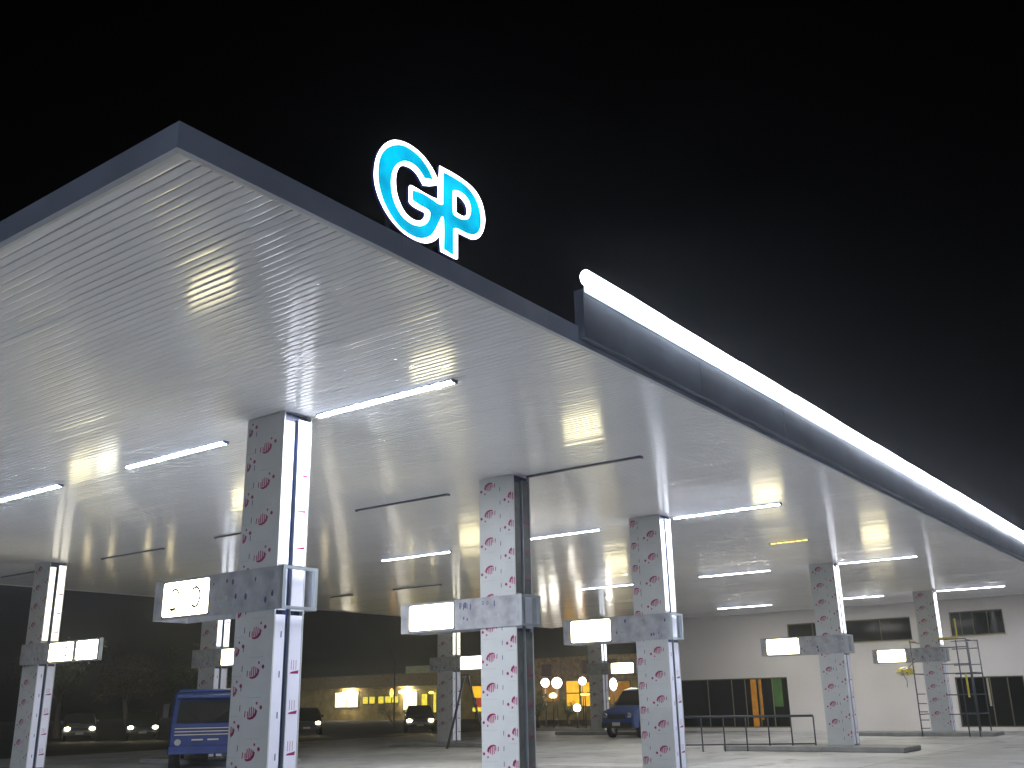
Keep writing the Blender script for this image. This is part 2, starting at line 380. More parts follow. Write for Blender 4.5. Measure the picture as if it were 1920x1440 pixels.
def column(x, y, label, phase, flip, upper, lower, group='columns of the canopy', h=5.49):
    """x,y = corner nearest to the camera side; Y extends +CW, X extends +CD"""
    t = thing('support_column', (x, y, 0), label, 'column', group)
    b = MB(); b.box(0, .02, 0, CW, 0.16, h)
    film_print(b, CW, lambda u, z: (-.0015, CW - u, z), phase, flip, .2, h - .02)
    b.build('front_panel', FM, t)
    b = MB(); b.box(CD - .02, CD, 0, CW, 0.16, h); b.build('back_panel', FM, t)
    b = MB(); b.box(.021, CD - .021, .06, CW - .06, 0.16, h); b.build('core', M['groove'], t)
    bx('base_plate', M['galv'], t, -.03, CD + .03, -.03, CW + .03, .15, .165)
    for sy in (0, 1):
        yy = lambda a, c: (a, c) if sy == 0 else (CW - c, CW - a)
        for (xa, xb) in ((.022, .188), (.275, CD - .022)):
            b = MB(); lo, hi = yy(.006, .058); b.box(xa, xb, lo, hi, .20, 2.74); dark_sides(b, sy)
            if lower != 'strip_low' or True:
                yf = .0045 if sy == 0 else CW - .0045
                if xa > .1:
                    z = .5
                    while z < 2.5:
                        zz = z
                        b.face([(xa + .03, yf, zz), (xb - .03, yf, zz), (xb - .02, yf, zz + .045), (xa + .05, yf, zz + .02)], 1)
                        for kk in range(3): b.face([(xa + .05 + kk * .04, yf, zz + .05), (xa + .058 + kk * .04, yf, zz + .05), (xa + .058 + kk * .04, yf, zz + .17), (xa + .05 + kk * .04, yf, zz + .17)], 2)
                        z += .5
                else:
                    z = .45
                    while z < 2.6:
                        b.face([(xa + .10, yf, z), (xa + .118, yf, z), (xa + .118, yf, z + .08), (xa + .10, yf, z + .08)], 3); z += .5
            b.build('lower_light_strip', [M[lower]] + FM[1:] + [M['groove']], t)
            b = MB(); top = 5.36 if xa < .1 else 5.42; b.box(xa, xb, lo, hi, 2.80, 3.36, 0); 
            b.build('middle_panel', [M['acr_off']] + FM[1:], t)
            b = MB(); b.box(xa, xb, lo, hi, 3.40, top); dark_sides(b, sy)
            if xa > .1:
                yf = .0045 if sy == 0 else CW - .0045
                z = 3.62
                while z < 4.9:
                    b.face([(xa + .02, yf, z), (xb - .02, yf, z), (xb - .01, yf, z + .04), (xa + .04, yf, z + .015)], 1)
                    for kk in range(3): b.face([(xa + .05 + kk * .04, yf, z + .05), (xa + .057 + kk * .04, yf, z + .05), (xa + .057 + kk * .04, yf, z + .14), (xa + .05 + kk * .04, yf, z + .14)], 2)
                    z += .5
            b.build('upper_light_strip', [M[upper]] + FM[1:] + [M['groove']], t)
            bx('strip_frame', M['alum'], t, xa - .001 if xa > .1 else xa, xb, lo + (.004 if sy == 0 else 0), hi - (0 if sy == 0 else .004), 3.364, 3.396)
        lo, hi = yy(.0, .06)
        bx('edge_profile', M['alum'], t, .262, .274, lo + .002, hi, .2, 5.42)
    return t
def sign(x, ya, yb, z0, z1, panels, label, pm='panel', prints=0, digits=0, dx=.56):
    """box sign wrapped round a column; spans ya..yb (ya = right end), faces -X"""
    t = thing('price_sign', (x, yb, z0), label, 'sign', 'box signs on the columns')
    Lc = yb - ya; hh = z1 - z0
    f = lambda y: y - yb
    b = MB(); b.box(0, .02, -Lc + .055, 0, 0, hh)
    r = random.Random(int(x * 10 + prints))
    for k in range(30):
        yy = -r.uniform(.1, Lc - .1)
        inp = any(p0 - .08 < yy + yb < p1 + .08 for p0, p1, _ in panels)
        if inp: continue
        zz = r.choice((.12, .2, .42)) * hh / .55 + r.uniform(-.02, .02); s = r.uniform(.012, .030)
        if prints == 1 and zz > .3:
            b.face([(-.0015, yy, zz - .05), (-.0015, yy + s, zz - .05), (-.0015, yy + s, zz + .05), (-.0015, yy, zz + .05)], 1)
        else:
            b.face([(-.0015, yy + s * math.cos(a), zz + 1.7 * s * math.sin(a)) for a in [q * math.pi / 3 for q in range(6)]], 1 if k % 2 else 2)
    if prints == 1:
        for yy in (-1.45, -1.95, -2.05):
            for a0 in range(8):
                a1 = a0 * math.pi / 4; a2 = a1 + math.pi / 4
                b.face([(-.0015, yy + .026 * math.cos(a1), .43 + .035 * math.sin(a1)), (-.0015, yy + .026 * math.cos(a2), .43 + .035 * math.sin(a2)), (-.0015, yy + .016 * math.cos(a2), .43 + .022 * math.sin(a2)), (-.0015, yy + .016 * math.cos(a1), .43 + .022 * math.sin(a1))], 1)
    b.build('sign_face', [M['signbody'], M['film_blue'], M['film_grey']], t)
    bx('sign_back', M['signbody'], t, dx - .02, dx, -Lc + .055, 0, 0, hh)
    bx('sign_end', M['signbody'], t, .021, dx - .021, -.02, 0, 0, hh)
    b = MB()
    cy0, cy1 = -Lc, -Lc + .055
    b.box(-.004, .05, cy0, cy1, 0, hh); b.box(dx - .05, dx + .004, cy0, cy1, 0, hh)
    b.box(.05, dx - .05, cy0, cy1, 0, .04); b.box(.05, dx - .05, cy0, cy1, hh - .04, hh)
    b.build('end_frame', M['alum'], t)
    for p0, p1, pmn in panels:
        m = pmn or pm
        yy0, yy1 = f(p0), f(p1); z_a, z_b = .04, hh - .04
        b = MB(); b.box(-.012, -.001, yy0, yy1, z_a, z_b, bev=.0)
        # rounded corners
        es = [e for e in b.bm.edges if abs(e.verts[0].co.x - e.verts[1].co.x) > .005]
        bmesh.ops.bevel(b.bm, geom=es, offset=.045, segments=3, affect='EDGES', profile=.5)
        if digits:
            def arc(cy, cz, ry, rz, a0, a1, w=.022, n=14):
                pts = [(cy + ry * math.cos(a0 + (a1 - a0) * k / n), cz + rz * math.sin(a0 + (a1 - a0) * k / n)) for k in range(n + 1)]
                for (y1_, z1_), (y2_, z2_) in zip(pts, pts[1:]):
                    d = Vector((y2_ - y1_, z2_ - z1_)).normalized(); nx_, nz_ = -d.y * w, d.x * w
                    b.face([(-.019, y1_ - nx_, z1_ - nz_), (-.019, y2_ - nx_, z2_ - nz_), (-.019, y2_ + nx_, z2_ + nz_), (-.019, y1_ + nx_, z1_ + nz_)], 1)
            c = (yy0 + yy1) / 2; zc = (z_a + z_b) / 2
            if digits == 1:
                arc(c + .24, zc + .06, .09, .08, math.pi * 1.0, -.3); arc(c + .32, zc - .04, .14, .12, -2.4, -1.7)
                arc(c - .24, zc + .0, .10, .14, math.pi * .25, math.pi * 1.75)
                b.box(-.019, -.017, c + .20, c + .34, zc - .16, zc - .12, 1)
            else:
                for yy in (-.25, .25):
                    for zz in (-.1, .1): b.box(-.019, -.017, c + yy - .09, c + yy + .07, zc + zz - .022, zc + zz + .022, 1)
        b.build('lit_panel', [M[m], M['mark']], t)
        bb = MB(); e = .018
        bb.box(-.009, -.001, yy0 - e, yy0 - .002, z_a - e, z_b + e); bb.box(-.009, -.001, yy1 + .002, yy1 + e, z_a - e, z_b + e)
        bb.box(-.009, -.001, yy0, yy1, z_a - e, z_a - .002); bb.box(-.009, -.001, yy0, yy1, z_b + .002, z_b + e)
        bb.build('panel_frame', M['housing'], t)
    return t
CY, BY = 10.27, 26.45
column(8.73, CY, 'nearest front column with two blazing light strips and upside down red prints', 0, True, 'strip', 'strip_low')
column(14.05, CY, 'second front column, its strips dark, red prints down its white face', 0, False, 'side_grey', 'side_grey')
column(19.53, CY, 'third front column, with twin blue white strips, just left of the dark ground window', 1, False, 'strip', 'strip_low')
column(30.75, CY, 'fourth front column, with one bright strip, before the wide upper window', 2, False, 'strip', 'strip_low')
column(42.3, CY, 'farthest front column, framed by the black scaffold tower', 2, False, 'strip', 'strip_low')
column(14.45, 26.35, 'back column at the left edge of the photo with dim cream strips', 2, False, 'strip_dim', 'strip_low')
column(19.9, 26.05, 'back column behind the blue truck, seen under the nearest sign', 2, False, 'strip', 'strip_low')
column(31.0, 25.8, 'back column behind the stepladder, faint pinkish strip', 2, False, 'strip_dim', 'strip_low')
column(42.7, 26.1, 'farthest back column between the second and third front columns', 2, False, 'strip', 'strip_low')
sign(8.70, 10.10, 12.88, 2.80, 3.36, [(11.62, 12.65, None)], 'grey box sign on the nearest front column, faint curved marks in its lit panel', digits=1, dx=.60)
sign(14.02, 10.12, 12.92, 2.83, 3.36, [(11.64, 12.70, None)], 'box sign on the second front column, blue marks on film beside its blank lit panel', prints=1)
sign(19.50, 10.15, 12.92, 2.80, 3.35, [(11.66, 12.70, None)], 'box sign on the third front column, blank lit panel on its left half')
sign(30.70, 10.10, 12.86, 2.79, 3.33, [(11.62, 12.66, None)], 'box sign on the fourth front column, against the pale wall')
sign(42.26, 10.12, 12.95, 2.76, 3.30, [(11.66, 12.74, None)], 'smallest box sign, lit panel over the yellow bag beside the scaffold')
sign(14.35, 23.38, 27.12, 2.78, 3.32, [(24.56, 25.68, None), (23.46, 24.40, 'panel_hot')], 'box sign at the left edge of the photo with two glaring lit panels', digits=2, dx=.09)
sign(19.86, 23.6, 27.15, 2.78, 3.32, [(24.56, 25.68, None)], 'box sign above the blue truck, partly hidden by the nearest column')
sign(30.95, 24.2, 26.95, 2.78, 3.32, [(24.30, 25.35, None)], 'box sign on the back column above the stepladder')
sign(42.65, 24.0, 26.95, 2.74, 3.28, [(24.35, 25.55, None)], 'box sign on the farthest back column, left of the third front column')

# ------------------------------------------------------------------ ceiling lights
def ceiling_light(x, ya, yb, kind, label):
    t = thing('ceiling_light', (x, (ya + yb) / 2, H), label, 'ceiling light', 'linear lights under the canopy')
    L = yb - ya; m = {'on': 'tube', 'dim': 'tube_dim', 'off': 'off', 'yel': 'tube_yel'}[kind]
    hw = .05 if kind == 'on' else .035
    b = MB(); b.box(-hw - .008, hw + .008, -L / 2 - .02, L / 2 + .02, -.012, 0.002)
    b.box(-hw, hw, -L / 2 - .02, -L / 2 - .002, -.045, -.012); b.box(-hw, hw, L / 2 + .002, L / 2 + .02, -.045, -.012)
    b.build('housing', M['housing'], t)
    if kind == 'yel':
        for k in range(6):
            b = MB(); a = -L / 2 + L * k / 6; b.box(-.04, .04, a + .02, a + L / 6 - .03, -.032, -.013, bev=.006); b.build('led_module', M[m], t)
        return t
    for s in (0, 1):
        a = -L / 2 + s * L / 2 + .004; c = a + L / 2 - .008
        b = MB(); prof = [(-hw, -.0125), (-hw * .99, -.030), (0, -.031), (hw * .99, -.030), (hw, -.0125)]
        r0 = [b.bm.verts.new((p[0], a, p[1])) for p in prof]; r1 = [b.bm.verts.new((p[0], c, p[1])) for p in prof]
        for k in range(4):
            f = b.bm.faces.new((r0[k], r0[k + 1], r1[k + 1], r1[k])); f.material_index = 1 if k in (0, 3) else 0
        b.bm.faces.new(r0).material_index = 1; b.bm.faces.new(r1).material_index = 1; b.bm.faces.new((r0[0], r0[4], r1[4], r1[0]))
        b.build('diffuser', [M[m], M['side_acr'] if kind != 'off' else M['off']], t)
    return t
for a in [
    (9.19, 7.62, 10.08, 'on', 'brightest ceiling tube, right of the nearest column head'),
    (9.27, 12.25, 14.8, 'on', 'lit ceiling tube just left of the nearest column, with a bulge of glare'),
    (9.3, 16.95, 19.4, 'on', 'lit ceiling tube running out of the left edge of the photo'),
    (14.4, 7.85, 10.2, 'off', 'dark unlit ceiling slot right of the second front column'),
    (14.65, 12.3, 14.8, 'off', 'dark unlit ceiling slot between the first and second front columns'),
    (14.9, 17.3, 19.8, 'off', 'faint unlit slot left of the nearest column'),
    (15.05, 22.1, 24.8, 'off', 'dark unlit slot right of the left edge back column'),
    (15.2, 28.2, 30.4, 'off', 'dark unlit slot at the left edge of the photo, beside the far edge'),
    (20.13, 7.7, 10.2, 'on', 'lit ceiling tube right of the third front column head'),
    (20.3, 12.3, 14.6, 'dim', 'pale ceiling tube right of the second front column'),
    (20.58, 17.2, 19.7, 'dim', 'pale ceiling tube crossed by twin yellow reflections'),
    (26.4, 22.5, 24.7, 'off', 'thin unlit slot above the box sign of the second front column'),
    (26.6, 27.0, 28.1, 'off', 'short unlit slot by the far canopy edge'),
    (25.5, 9.1, 10.15, 'yel', 'short row of yellow glowing modules between third and fourth front columns'),
    (31.05, 7.85, 10.2, 'dim', 'pale ceiling tube right of the fourth front column head'),
    (31.05, 12.45, 14.95, 'dim', 'pale ceiling tube left of the fourth front column head'),
    (31.3, 17.6, 19.85, 'dim', 'pale ceiling tube left of the third front column'),
    (42.7, 7.7, 10.2, 'dim', 'pale ceiling tube right of the farthest front column head'),
    (42.9, 12.4, 14.9, 'dim', 'pale ceiling tube between the fourth and farthest front columns'),
    (43.2, 17.4, 20.0, 'dim', 'faint ceiling tube over the middle of the pale building wall')]:
    ceiling_light(*a)

# ------------------------------------------------------------------ building at the far end
WX = 47.6
bl = thing('station_building', (WX, 12, 0), 'pale rendered station building closing the far end of the canopy', 'building')
def bpart(o): o.parent = bl; o.matrix_parent_inverse = Matrix.Translation((-WX, -12, 0)); return o
wins = [  # ya, yb, z0, z1, mullions, sill
    ('window', 12.72, 18.54, 3.88, 4.90, [14.1, 15.9, 17.3]),
    ('window', 8.84, 11.03, 3.94, 4.98, [9.5, 10.1, 10.6]),
    ('shop_window', 18.78, 24.51, .15, 2.45, [19.6, 20.3, 21.0, 21.7, 23.0]),
    ('shop_window', 8.45, 11.19, .15, 2.21, [9.1, 9.8, 10.5]),
    ('window', 4.0, 6.4, 3.94, 4.98, [4.8, 5.6])]
ycuts = sorted({-14.0, 25.3} | {w_[1] for w_ in wins} | {w_[2] for w_ in wins}); zc = sorted({0.0, 6.4} | {w_[3] for w_ in wins} | {w_[4] for w_ in wins})
b = MB()
for ya, yb in zip(ycuts, ycuts[1:]):
    for za, zb in zip(zc, zc[1:]):
        cy, cz = (ya + yb) / 2, (za + zb) / 2
        if any(w_[1] < cy < w_[2] and w_[3] < cz < w_[4] for w_ in wins): continue
        b.face([(WX, ya, za), (WX, yb, za), (WX, yb, zb), (WX, ya, zb)])
for _, ya, yb, za, zb, _m in wins:
    d = .16
    b.face([(WX, ya, za), (WX + d, ya, za), (WX + d, ya, zb), (WX, ya, zb)]); b.face([(WX, yb, za), (WX + d, yb, za), (WX + d, yb, zb), (WX, yb, zb)])
    b.face([(WX, ya, za), (WX + d, ya, za), (WX + d, yb, za), (WX, yb, za)]); b.face([(WX, ya, zb), (WX + d, ya, zb), (WX + d, yb, zb), (WX, yb, zb)])
b.face([(WX, 25.3, 0), (WX + 9, 25.3, 0), (WX + 9, 25.3, 6.4), (WX, 25.3, 6.4)])
b.face([(WX, -14, 0), (WX + 9, -14, 0), (WX + 9, -14, 6.4), (WX, -14, 6.4)])
bpart(b.build('wall', M['wall'], normals=False))
bpart(bx('roof', M['roof'], None, WX + .02, WX + 9, -14, 25.28, 6.2, 6.35))
for nm, ya, yb, za, zb, mul in wins:
    b = MB(); e = .05; x0_, x1_ = WX + .09, WX + .13
    b.box(x0_, x1_, ya, ya + e, za, zb); b.box(x0_, x1_, yb - e, yb, za, zb); b.box(x0_, x1_, ya + e, yb - e, za, za + e); b.box(x0_, x1_, ya + e, yb - e, zb - e, zb)
    for m_ in mul: b.box(x0_ - .002, x1_, m_ - .02, m_ + .02, za + e, zb - e)
    fr = bpart(b.build(nm, M['frame']))
    g = MB(); g.box(WX + .135, WX + .145, ya, yb, za, zb); o = g.build('pane', M['glass'], fr)
    o.matrix_parent_inverse = Matrix.Identity(4)
    if nm == 'window':
        s_ = MB(); s_.box(WX - .05, WX + .15, ya - .06, yb + .06, za - .04, za - .001); s_.build('sill', M['sill'], fr)
    else:
        s_ = MB()  # reflections in the shop glass painted as thin coloured strips
        if ya > 15:
            s_.box(WX + .128, WX + .134, 20.42, 20.72, .2, 2.38, 0); s_.box(WX + .128, WX + .134, 20.16, 20.27, .5, 2.38, 0)
            s_.box(WX + .128, WX + .134, 19.12, 19.58, 1.1, 2.38, 1)
            s_.build('pane_reflection', [M['w_glow_o'], M['w_refl_g']], fr)
        else:
            s_.box(WX + .128, WX + .134, 9.86, 9.94, 1.0, 2.15, 0); s_.build('pane_reflection', [M['sill'], M['w_refl_g']], fr)

# ------------------------------------------------------------------ islands, rail, scaffold, ladder, bag
isl = [(8.1, 8.7, 14.2, 'raised concrete island under the nearest front column'), (13.4, 8.7, 14.2, 'raised concrete island under the second front column'),
       (18.9, 8.7, 14.2, 'raised concrete island under the third front column'), (30.2, 8.7, 14.2, 'raised concrete island under the fourth front column'), (41.8, 8.7, 14.2, 'raised concrete island under the farthest front column'),
       (13.8, 23.2, 28.6, 'raised concrete island under the left edge back column'), (19.3, 23.2, 28.6, 'raised concrete island behind the blue truck'),
       (30.4, 23.2, 28.6, 'raised concrete island under the stepladder'), (42.1, 23.2, 28.6, 'raised concrete island under the farthest back column')]
for x, ya, yb, lb in isl:
    b = MB(); b.box(x, x + 1.7, ya, yb, 0.002, .15, bev=.03)
    tag(b.build('pump_island', M['kerb']), lb, 'kerb', 'pump islands')
t = thing('guard_rail', (29.31, 15.2, 0), 'low dark steel rail on short legs before the ground floor window', 'rail')
a = Vector((0, 0, 0)); e = Vector((1.63, -3.7, 0))
b = MB(); b.path([a + Vector((0, 0, 1.02)), e + Vector((0, 0, 1.0))], .035); b.build('top_rail', M['steel'], t)
b = MB(); b.path([a + Vector((0, 0, .2)), e + Vector((0, 0, .2))], .02); b.build('lower_rail', M['steel'], t)
for k in range(7):
    p = a.lerp(e, k / 6); b = MB(); b.tube(p, p + Vector((0, 0, 1.0)), .022); b.build('leg', M['steel'], t)
# scaffold tower
sx = 41.55
t = thing('scaffold_tower', (sx, 10.2, 0), 'black tube scaffold tower with yellow top rails round the farthest front column', 'scaffold')
F = lambda y: y - 10.2
for y in (9.15, 9.52, 11.22):
    for x in (0, 1.9):
        b = MB(); top = 3.56; b.tube((x, F(y), 0), (x, F(y), top if y != 9.52 else 3.5), .024); b.build('post', M['steel'], t)
for x in (0, 1.9):
    for z in (3.54, 3.24, 2.62, 2.28, 1.5, .8):
        b = MB(); b.tube((x, F(9.15), z), (x, F(10.15), z), .02); b.build('rung', M['steel'], t)
    for z in (1.55, 1.2, .6, .9, .3):
        b = MB(); b.tube((x, F(10.9), z), (x, F(11.22), z), .018); b.build('rung', M['steel'], t)
for y in (9.15, 11.22):
    for z in (3.5, 2.3, .8):
        b = MB(); b.tube((0, F(y), z), (1.9, F(y), z), .02); b.build('brace', M['steel'], t)
for a in ((-.02, .02, F(9.4), F(10.2), 3.565, 3.62), (-.02, .02, F(9.42), F(9.47), 3.62, 4.3), (-.02, .02, F(11.0), F(11.3), 3.50, 3.54), (-.02, .02, F(9.3), F(9.36), 1.4, 2.25)): bx('yellow_rail', M['yellow'], t, *a)
# yellow bag
bm = bmesh.new(); bmesh.ops.create_icosphere(bm, subdivisions=4, radius=.3)
for v in bm.verts:
    nz = noise.noise(v.co * 9) * .06 + noise.noise(v.co * 22 + Vector((3, 1, 2))) * .035
    v.co = v.co * (1 + nz * 3); v.co.z *= .55; v.co.y *= 1.15
    if v.co.z > .05: v.co.y *= .8
me = bpy.data.meshes.new('bag'); bm.to_mesh(me); bm.free()
t = thing('plastic_bag', (42.1, 11.68, 2.42), 'crumpled yellow plastic bag hanging under the smallest box sign', 'bag')
me.materials.append(M['yellow']); me.materials.append(M['signbody'])
for p in me.polygons:
    if noise.noise(p.center * 7) > .22: p.material_index = 1
o = bpy.data.objects.new('bag_body', me); COL.objects.link(o); o.parent = t
b = MB(); b.path([(0, -.1, .12), (.02, -.3, .3), (.05, -.42, .36)], .012); b.path([(0, .1, -.12), (.01, -.0, -.35), (.0, .02, -.6)], .014); b.build('cord', M['steel'], t)
# stepladder
t = thing('stepladder', (30.0, 24.3, 0), 'dark folding stepladder standing open in front of a back column', 'ladder')
apex = Vector((0, 0, 2.55))
d = Vector((-.42, .58, 0)).normalized() * -1  # screen-right direction
dr = Vector((.59, -.80, 0)); dp = Vector((.80, .59, 0))
for s in (-1, 1):
    for q in (-1, 1):
        b = MB(); b.tube(dr * (s * .72) + dp * (q * .28), apex + dr * (s * .06) + dp * (q * .16), .035); b.build('leg', M['steel'], t)
for k in range(1, 8):
    f = k / 8; c = (dr * -.72).lerp(apex + dr * -.06, f); w_ = .28 + (.16 - .28) * f
    b = MB(); b.box(-.03, .03, -w_, w_, -.012, .012); o = b.build('rung', M['steel'], t); o.location = c; o.rotation_euler.z = math.atan2(dp.y, dp.x) - math.pi / 2
bx('top_cap', M['steel'], t, -.1, .1, -.18, .18, 2.55, 2.59)

# ------------------------------------------------------------------ vehicles
def lathe_wheel(parent, x, y, r, w, m_rim):
    b = MB(); b.tube((x, y - w / 2, r), (x, y + w / 2, r), r, n=24)
    o = b.build('wheel', M['black'], parent)
    c = MB(); c.tube((x, y - w / 2 - .004, r), (x, y + w / 2 + .004, r), r * .6, n=20); c.build('rim', m_rim, o)
    return o
def car(loc, rz, body, label, lit=True):
    """front faces -X in local space"""
    t = thing('parked_car', loc, label, 'car', 'cars with headlights on beyond the canopy', rz)
    prof = [(-2.05, .30), (-2.12, .48), (-2.08, .68), (-1.95, .80), (-1.05, .93), (-.45, 1.40), (.1, 1.48), (1.0, 1.45), (1.7, 1.02), (2.05, .98), (2.12, .6), (2.05, .30)]
    b = MB(); rows = []
    for k, yy in enumerate((-.84, -.80, -.6, 0, .6, .80, .84)):
        row = []
        for x, z in prof:
            inset = 0
            if z > .95: inset = (z - .95) * .42
            yk = yy * (1 - inset) if abs(yy) > .1 else yy
            xs = x * (1 - .05 * (abs(yy) / .84) ** 2)
            zz = z - (.05 if abs(yy) > .82 else 0) * (z > .9)
            row.append(b.bm.verts.new((xs, yk, zz)))
        rows.append(row)
    for r0, r1 in zip(rows, rows[1:]):
        for k in range(len(prof)):
            f = b.bm.faces.new((r0[k], r0[(k + 1) % len(prof)], r1[(k + 1) % len(prof)], r1[k])); f.smooth = True
    b.bm.faces.new(rows[0]); b.bm.faces.new(rows[-1]); b.build('body', body, t)
    b = MB(); b.face([(-1.02, -.70, .955), (-1.02, .70, .955), (-.50, .62, 1.385), (-.50, -.62, 1.385)]); b.build('windscreen', M['glass'], t)
    for s in (-1, 1):
        b = MB(); b.face([(-.85, s * .85, 1.0), (-.35, s * .76, 1.36), (.85, s * .76, 1.36), (1.4, s * .85, 1.0)]); b.build('side_window', M['glass'], t)
        b = MB(); b.sphere((-2.06, s * .62, .66), .11, sc=(.5, 1.3, .8)); b.build('headlight', M['headl' if lit else 'chrome'], t)
        b = MB(); b.box(-.72, -.60, s * .90 - .07, s * .90 + .07, .95, 1.07, bev=.02); b.build('mirror', body, t)
        for x in (-1.3, 1.3): lathe_wheel(t, x, s * .78, .31, .2, M['chrome'])
    bx('bumper', M['black'], t, -2.16, -2.05, -.78, .78, .30, .46, bev=.02)
    bx('grille', M['black'], t, -2.14, -2.08, -.42, .42, .56, .70)
    bx('number_plate', M['cream'], t, -2.175, -2.162, -.2, .2, .36, .46)
    return t
aim = lambda x, y: math.atan2(y, x)
for (x, y), m, lb in [((45.4 + 1, 40.2 + 1), M['carbody'], 'silver car with headlights on, seen between nearest and second front columns'),
                      ((40.5 + 1, 44.6 + 1), M['cardark'], 'dark car with one headlight showing right of the nearest column'),
                      ((34.3, 50.9), M['cardark'], 'dark car with headlights on, just left of the blue truck'),
                      ((32.4, 54.0), M['carbody'], 'silver car with headlights on, farthest left in the photo')]:
    car((x, y, 0), aim(x, y) + .03, m, lb)
# blue truck facing the camera
def truck(loc, rz, label):
    t = thing('blue_truck', loc, label, 'truck', None, rz)
    b = MB(); prof = [(-1.0, .45), (-1.05, .9), (-1.03, 1.25), (-.80, 2.0), (-.62, 2.16), (.9, 2.18), (1.0, .45)]
    rows = []
    for yy in (-.95, -.90, 0, .90, .95):
        k_ = .94 if abs(yy) > .92 else 1
        rows.append([b.bm.verts.new((x * k_, yy * (1 if z < 1.3 else .95), z * (.985 if k_ < 1 else 1))) for x, z in prof])
    for r0, r1 in zip(rows, rows[1:]):
        for k in range(len(prof)):
            f = b.bm.faces.new((r0[k], r0[(k + 1) % len(prof)], r1[(k + 1) % len(prof)], r1[k])); f.smooth = False
    b.bm.faces.new(rows[0]); b.bm.faces.new(rows[-1]); b.build('cab', M['blue'], t)
    b = MB(); b.face([(-1.035, -.80, 1.29), (-1.035, .80, 1.29), (-.835, .74, 1.92), (-.835, -.74, 1.92)]); b.build('windscreen', M['glass'], t)
    bx('sun_visor', M['blue2'], t, -1.02, -.72, -.84, .84, 2.0, 2.10, bev=.03)
    bx('roof_cap', M['blue2'], t, -.6, .8, -.80, .80, 2.17, 2.26, bev=.03); t.scale = (1, 1, .93)
    b = MB()
    for k in range(3): b.box(-1.085, -1.05, -.82, .82, .95 + .09 * k, .975 + .09 * k)
    b.build('grille', M['cream'], t)
    b = MB(); b.box(-1.085, -1.056, -.36, -.06, .80, .84); b.box(-1.085, -1.056, .06, .36, .80, .84); b.build('air_slot', M['cream'], t)
    bx('bumper', M['blue'], t, -1.2, -1.04, -.96, .96, .42, .66, bev=.03)
    for s in (-1, 1):
        b = MB(); b.tube((-1.09, s * .72, .76), (-1.05, s * .72, .76), .09, n=16); b.build('headlight', M['chrome'], t)
        b = MB(); b.box(-1.12, -1.02, s * 1.08 - .08, s * 1.08 + .08, 1.45, 1.85, bev=.02); b.path([(-.95, s * .9, 1.9), (-1.06, s * 1.08, 1.88)], .012); b.build('mirror', M['black'], t)
        b = MB(); b.path([(-1.05, s * .1, 1.31), (-.93, s * .55, 1.62)], .01); b.build('wiper', M['black'], t)
        for x in (-.35, 2.6): lathe_wheel(t, x, s * .8, .42, .28, M['galv'])
    bx('chassis', M['black'], t, .9, 3.8, -.45, .45, .5, .7)
    bx('cargo_box', M['blue'], t, 1.15, 3.9, -.97, .97, .75, 2.05, bev=.03)
    return t
truck((18.9, 24.9, 0), aim(18.9, 24.9) - .02, 'blue truck facing the camera, parked before a back column on the left')
v = car((40.6, 22.9, 0), aim(40.6, 22.9) - .60, M['blue2'], 'blue van half hidden behind the third front column', lit=False)
v.scale = (.9, 1.0, 1.40); v.name = 'parked_van'; v['category'] = 'van'; del v['group']

# ------------------------------------------------------------------ trees
def tree(loc, h, r, seed, label, m='leaf', nleaf=2600, th=.4, name='broadleaf_tree'):
    t = thing(name, loc, label, 'tree', 'dark trees beyond the forecourt'); r_ = random.Random(seed)
    b = MB(); base = Vector((0, 0, 0)); top = Vector((r_.uniform(-.3, .3), r_.uniform(-.3, .3), h * th))
    b.tube(base, top, h * .035, h * .022, n=8)
    tips = []
    for k in range(9):
        a = r_.uniform(0, 6.28); e = top + Vector((math.cos(a) * r * r_.uniform(.3, .8), math.sin(a) * r * r_.uniform(.3, .8), h * r_.uniform(.15, .5)))
        st = base.lerp(top, r_.uniform(.75, 1)); mid = st.lerp(e, .5) + Vector((0, 0, h * .03)); b.tube(st, mid, h * .012, h * .008, n=6); b.tube(mid, e, h * .008, h * .003, n=5); tips += [mid, e]
    b.build('trunk', M['bark'], t)
    cl = [(tp, r * r_.uniform(.22, .42)) for tp in tips]
    for k in range(10):
        a = r_.uniform(0, 6.28); rr = r * math.sqrt(r_.random()) * .8
        cl.append((top + Vector((math.cos(a) * rr, math.sin(a) * rr, (h - top.z) * r_.uniform(.15, .9) * (1 - .4 * rr / r))), r * r_.uniform(.2, .36)))
    b = MB()
    for k in range(nleaf):
        c, cr = r_.choice(cl); v = Vector((r_.gauss(0, 1), r_.gauss(0, 1), r_.gauss(0, .8))).normalized() * cr * (r_.random() ** .4)
        p = c + v; s = r_.uniform(.07, .16) * (h / 7) ; ax = Vector((r_.gauss(0, 1), r_.gauss(0, 1), r_.gauss(0, 1))).normalized(); q = ax.orthogonal().normalized(); q2 = ax.cross(q)
        b.face([p - q * s, p + q2 * s * .5, p + q * s, p - q2 * s * .5])
    b.build('crown', M[m], t, normals=False); return t
tree((40.0, 61.0, 0), 5.6, 2.6, 1, 'rounded brownish tree glimpsed left of the blue truck', 'leaf2')
tree((34.5, 60.0, 0), 6.4, 3.0, 2, 'taller dark tree behind the glaring sign at far left')
tree((46.0, 62.0, 0), 6.0, 2.8, 3, 'dark tree behind the blue truck')
tree((53.3, 37.4, 0), 2.4, .9, 5, 'dark bushy tree under the pair of white lamps', nleaf=1500, th=.3)
tree((55.5, 36.6, 0), 2.0, .7, 6, 'small dark shrub in front of the orange lit shop', nleaf=1200, th=.25)
tree((60.0, 56.0, 0), 2.0, 1.5, 8, 'low dark bush before the row of yellow windows', nleaf=1500, th=.3)
